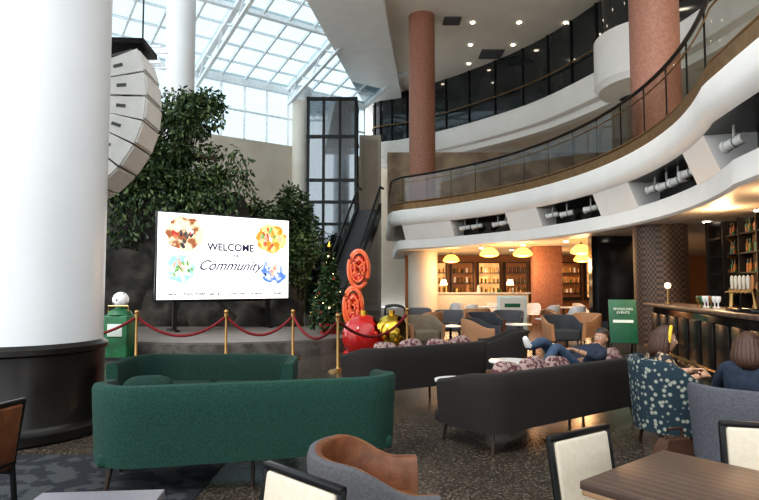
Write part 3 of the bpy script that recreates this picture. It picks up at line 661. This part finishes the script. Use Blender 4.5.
# ---------------- people
def skinmesh(verts,edges,radii,sub=2):
    me=bpy.data.meshes.new('sk');me.from_pydata(verts,edges,[]);o=bpy.data.objects.new('sk',me);COL.objects.link(o)
    o.modifiers.new('Skin','SKIN')
    for i,r in enumerate(radii):
        sv=me.skin_vertices[0].data[i];sv.radius=r if hasattr(r,'__len__') else (r,r);sv.use_root=(i==0)
    m=o.modifiers.new('S','SUBSURF');m.levels=sub;m.render_levels=sub
    bpy.context.view_layer.update()
    em=bpy.data.meshes.new_from_object(o.evaluated_get(bpy.context.evaluated_depsgraph_get()))
    bpy.data.objects.remove(o);return em
def person(name,J,mt,face,up,hair,skin,hairstyle,band=None):
    b=MB()
    keys=['pel','spi','che','nek','hed','sL','eL','wL','sR','eR','wR','hL','kL','aL','tL','hR','kR','aR','tR']
    E=[('pel','spi'),('spi','che'),('che','nek'),('nek','hed'),('che','sL'),('sL','eL'),('eL','wL'),('che','sR'),('sR','eR'),('eR','wR'),('pel','hL'),('hL','kL'),('kL','aL'),('aL','tL'),('pel','hR'),('hR','kR'),('kR','aR'),('aR','tR')]
    Rd=dict(pel=.135,spi=.125,che=.135,nek=.058,hed=.05,sL=.068,eL=.045,wL=.028,sR=.068,eR=.045,wR=.028,hL=.10,kL=.062,aL=.04,tL=.03,hR=.10,kR=.062,aR=.04,tR=.03)
    idx={k:i for i,k in enumerate(keys)}
    em=skinmesh([J[k] for k in keys],[(idx[a],idx[c]) for a,c in E],[Rd[k] for k in keys])
    t=bmesh.new();t.from_mesh(em)
    segs=[(Vector(J[a]),Vector(J[c]),mt.get(c,mt['che'])) for a,c in E]
    for f in t.faces:
        p=f.calc_center_median();best=9;mb_=None
        for a,c,m in segs:
            dd=c-a;k=max(0,min(1,(p-a).dot(dd)/dd.length_squared));q=(p-(a+dd*k)).length
            if isinstance(m,tuple): m=m[0] if k<m[2] else m[1]
            if q<best:best=q;mb_=m
        f.material_index=b.mi(mb_)
    b.merge(t)
    for s_ in 'LR':
        w=Vector(J['w'+s_]);el=Vector(J['e'+s_]);d=(w-el).normalized();side=Vector((J['che'])).__sub__(w);side=(side-d*side.dot(d)).normalized()
        nrm=d.cross(side)
        if nrm.z>0:nrm=-nrm
        V=[w-d*.02,w+d*.045];Eg=[(0,1)];R_=[.024,.028]
        for k,L in enumerate((.06,.07,.066,.052)):
            o=side*(.030-.020*k);b0=w+d*.075+o;i0=len(V)
            V+=[b0,b0+d*L*.5+nrm*.008,b0+d*L*.8+nrm*.03];Eg+=[(1,i0),(i0,i0+1),(i0+1,i0+2)];R_+=[.011,.009,.0075]
        i0=len(V);V+=[w+d*.03+side*.035,w+d*.06+side*.052+nrm*.012];Eg+=[(0,i0),(i0,i0+1)];R_+=[.012,.009]
        t=bmesh.new();t.from_mesh(skinmesh(V,Eg,R_,1));b.merge(t,skin)
    f=Vector(face).normalized();u=Vector(up).normalized();r=f.cross(u).normalized();u=r.cross(f)
    M=Matrix.Translation(Vector(J['hc']))@Matrix((( r.x,f.x,u.x,0),(r.y,f.y,u.y,0),(r.z,f.z,u.z,0),(0,0,0,1)))
    h=MB();t=bmesh.new();bmesh.ops.create_uvsphere(t,u_segments=32,v_segments=24,radius=1)
    for v in t.verts:
        x,y,z=v.co;tp=1-.28*max(0,-z)**1.3;jx=x*.074*tp;jy=y*(.092 if y<0 else .088)*(1-.1*max(0,-z)) +.012*max(0,-z)
        zz=z*.112
        if y>.3:
            jy+=.022*math.exp(-((x/.16)**2+((z+.12)/.2)**2))+.01*math.exp(-((x/.3)**2+((z+.85)/.15)**2))-.008*math.exp(-(((abs(x)-.38)/.15)**2+((z-.05)/.12)**2))+.006*math.exp(-((x/.3)**2+((z+.5)/.08)**2))
        v.co=(jx,jy,zz)
    h.merge(t,skin)
    for s_ in (-1,1):
        h.sph((s_*.028,.074,.006),(.013,.010,.008),EYEW,u=12,v=8);h.sph((s_*.028,.083,.006),(.006,.003,.006),EYED,u=8,v=6)
        h.box((s_*.028,.085,.026),(.026,.006,.004),hair,bev=.001);h.sph((s_*.075,-.005,-.005),(.010,.018,.028),skin,u=10,v=8)
    h.sph((0,.087,-.054),(.021,.007,.006),LIPS,u=12,v=6);h.cyl((0,-.01,-.15),(0,-.012,-.06),.05,skin,r1=.052)
    t=bmesh.new();bmesh.ops.create_uvsphere(t,u_segments=32,v_segments=20,radius=1)
    dl=[v for v in t.verts if (v.co.y>.35 and v.co.z<.45) or (v.co.z<(-.75 if hairstyle!='short' else -.45))or(v.co.y>.0 and v.co.z<-.1)]
    for v in t.verts:
        k=1+.03*noise.noise(v.co*4);v.co=Vector((v.co.x*.088*k,(v.co.y*.106-.008)*k,v.co.z*.124*k+.008))
    bmesh.ops.delete(t,geom=dl,context='VERTS');h.merge(t,hair)
    if hairstyle in('long','bun','bob'):
        L=.22 if hairstyle=='long' else .12
        for k in range(-6,7):
            a=k/6*1.75;x=.082*math.sin(a);y=-.09*math.cos(a)-.005
            h.tube([(x*.9,y*.9,.05),(x*1.06,y*1.08,-.03),(x*1.15,y*1.15,-.09),(x*.98,y*1.1-.0,-.06-L*.6),(x*.8,y*1.0,-.06-L)],[.03,.032,.034,.028,.008],hair,seg=8)
    if band: h.tube([(.093*math.cos(a*.2618),.035,.012+.112*math.sin(a*.2618)) for a in range(-1,14)],.016,band)
    hm=bpy.data.meshes.new('h');h.bm.to_mesh(hm);t=bmesh.new();t.from_mesh(hm)
    mp=[b.mi(m) for m in h.mats]
    for ff in t.faces: ff.material_index=mp[ff.material_index]
    b.merge(t,None,M);h.bm.free()
    return b.done(name,ang=80)
X,Y=2.62,5.5
J=dict(pel=(X+.0,Y,.50),spi=(X-.04,Y,.64),che=(X-.06,Y,.78),nek=(X-.03,Y,.89),hed=(X-.01,Y,.94),hc=(X+.02,Y-.01,1.0),
 sL=(X-.04,Y+.14,.82),eL=(X+.1,Y+.2,.66),wL=(X+.3,Y+.08,.70),sR=(X-.04,Y-.14,.82),eR=(X+.08,Y-.19,.64),wR=(X+.27,Y-.12,.68),
 hL=(X+.06,Y+.09,.50),kL=(X+.42,Y+.1,.52),aL=(X+.45,Y+.12,.1),tL=(X+.58,Y+.12,.045),hR=(X+.06,Y-.09,.50),kR=(X+.42,Y-.1,.52),aR=(X+.42,Y-.06,.1),tR=(X+.56,Y-.06,.045))
mt=dict(che=FLOR,spi=FLOR,nek=FLOR,hed=SKIN,sL=FLOR,sR=FLOR,eL=(FLOR,SKIN,.6),eR=(FLOR,SKIN,.6),wL=SKIN,wR=SKIN,hL=FLOR,hR=FLOR,kL=FLOR,kR=FLOR,aL=(FLOR,SKIN,.4),aR=(FLOR,SKIN,.4),tL=SHOE,tR=SHOE)
person('seated_woman',J,mt,(1,-.5,-.15),(.05,0,1),HAIRB,SKIN,'bob',YEL)
X,Y=2.86,4.62
f2=Vector((.64,.77,0));s2=Vector((-.77,.64,0))
def Q(a,s_,z): v=Vector((X,Y,0))+f2*a+s2*s_;return (v.x,v.y,z)
J=dict(pel=Q(-.02,0,.50),spi=Q(-.06,0,.65),che=Q(-.05,0,.80),nek=Q(-.02,0,.91),hed=Q(0,0,.96),hc=Q(.03,0,1.01),
 sL=Q(-.03,.16,.84),eL=Q(.08,.24,.66),wL=Q(.3,.16,.64),sR=Q(-.03,-.16,.84),eR=Q(.08,-.24,.66),wR=Q(.3,-.14,.64),
 hL=Q(.06,.09,.50),kL=Q(.45,.1,.50),aL=Q(.5,.1,.09),tL=Q(.62,.1,.045),hR=Q(.06,-.09,.50),kR=Q(.45,-.1,.50),aR=Q(.5,-.1,.09),tR=Q(.62,-.1,.045))
mt=dict(che=NAVY,spi=NAVY,nek=NAVY,hed=SKIN,sL=NAVY,sR=NAVY,eL=NAVY,eR=NAVY,wL=SKIN,wR=SKIN,hL=NAVY,hR=NAVY,kL=NAVY,kR=NAVY,aL=NAVY,aR=NAVY,tL=BLACK,tR=BLACK)
person('seated_woman',J,mt,(.5,.8,-.25),(0,0,1),HAIRB,SKIN,'bob')
e1=Vector((math.cos(a2),math.sin(a2),0));e2=Vector((-e1.y,e1.x,0));B0=Vector((.93,5.1,0))+e2*.48
def Q(a,s_,z): v=B0+e1*(a+.10)+e2*s_;return (v.x,v.y,z)
J=dict(pel=Q(1.75,0,.56),spi=Q(1.92,0,.61),che=Q(2.08,0,.70),nek=Q(2.2,0,.79),hed=Q(2.25,0,.83),hc=Q(2.29,0,.88),
 sL=Q(2.08,-.17,.74),eL=Q(1.86,-.24,.70),wL=Q(1.7,-.10,.78),sR=Q(2.08,.17,.74),eR=Q(1.86,.24,.68),wR=Q(1.68,.1,.77),
 hL=Q(1.68,-.09,.57),kL=Q(1.35,-.08,.86),aL=Q(1.08,-.06,.55),tL=Q(.94,-.06,.50),hR=Q(1.68,.09,.57),kR=Q(1.33,.06,.90),aR=Q(.98,-.02,.86),tR=Q(.92,-.02,.98))
mt=dict(che=NAVY,spi=NAVY,nek=NAVY,hed=SKIN2,sL=NAVY,sR=NAVY,eL=NAVY,eR=NAVY,wL=(NAVY,SKIN2,.6),wR=(NAVY,SKIN2,.6),hL=DENIM,hR=DENIM,kL=DENIM,kR=DENIM,aL=DENIM,aR=DENIM,tL=SHOE,tR=SHOE)
person('reclining_man',J,mt,(-.75,-.55,.15),(.3,.2,1),HAIRK,SKIN2,'short')
# ---------------- world + lights + camera
w=bpy.data.worlds.new('sky');S.world=w;w.use_nodes=True;bg=w.node_tree.nodes['Background'];bg.inputs[0].default_value=(.89,.94,.97,1);bg.inputs[1].default_value=1.95
sun=bpy.data.lights.new('sun','SUN');sun.energy=1.6;sun.angle=rad(12);sun.color=(1,.95,.88);so=bpy.data.objects.new('sun',sun);so.rotation_euler=(rad(35),rad(-30),0);COL.objects.link(so)
cam=bpy.data.cameras.new('camera');cam.lens=27.98;cam.sensor_width=36;co=bpy.data.objects.new('camera',cam);co.location=(0,0,1.5);co.rotation_euler=(rad(93.4),0,0);COL.objects.link(co);S.camera=co
cam.clip_end=300
S.view_settings.view_transform='Standard'
try: S.view_settings.look='Medium High Contrast'
except Exception as ex: print(ex)
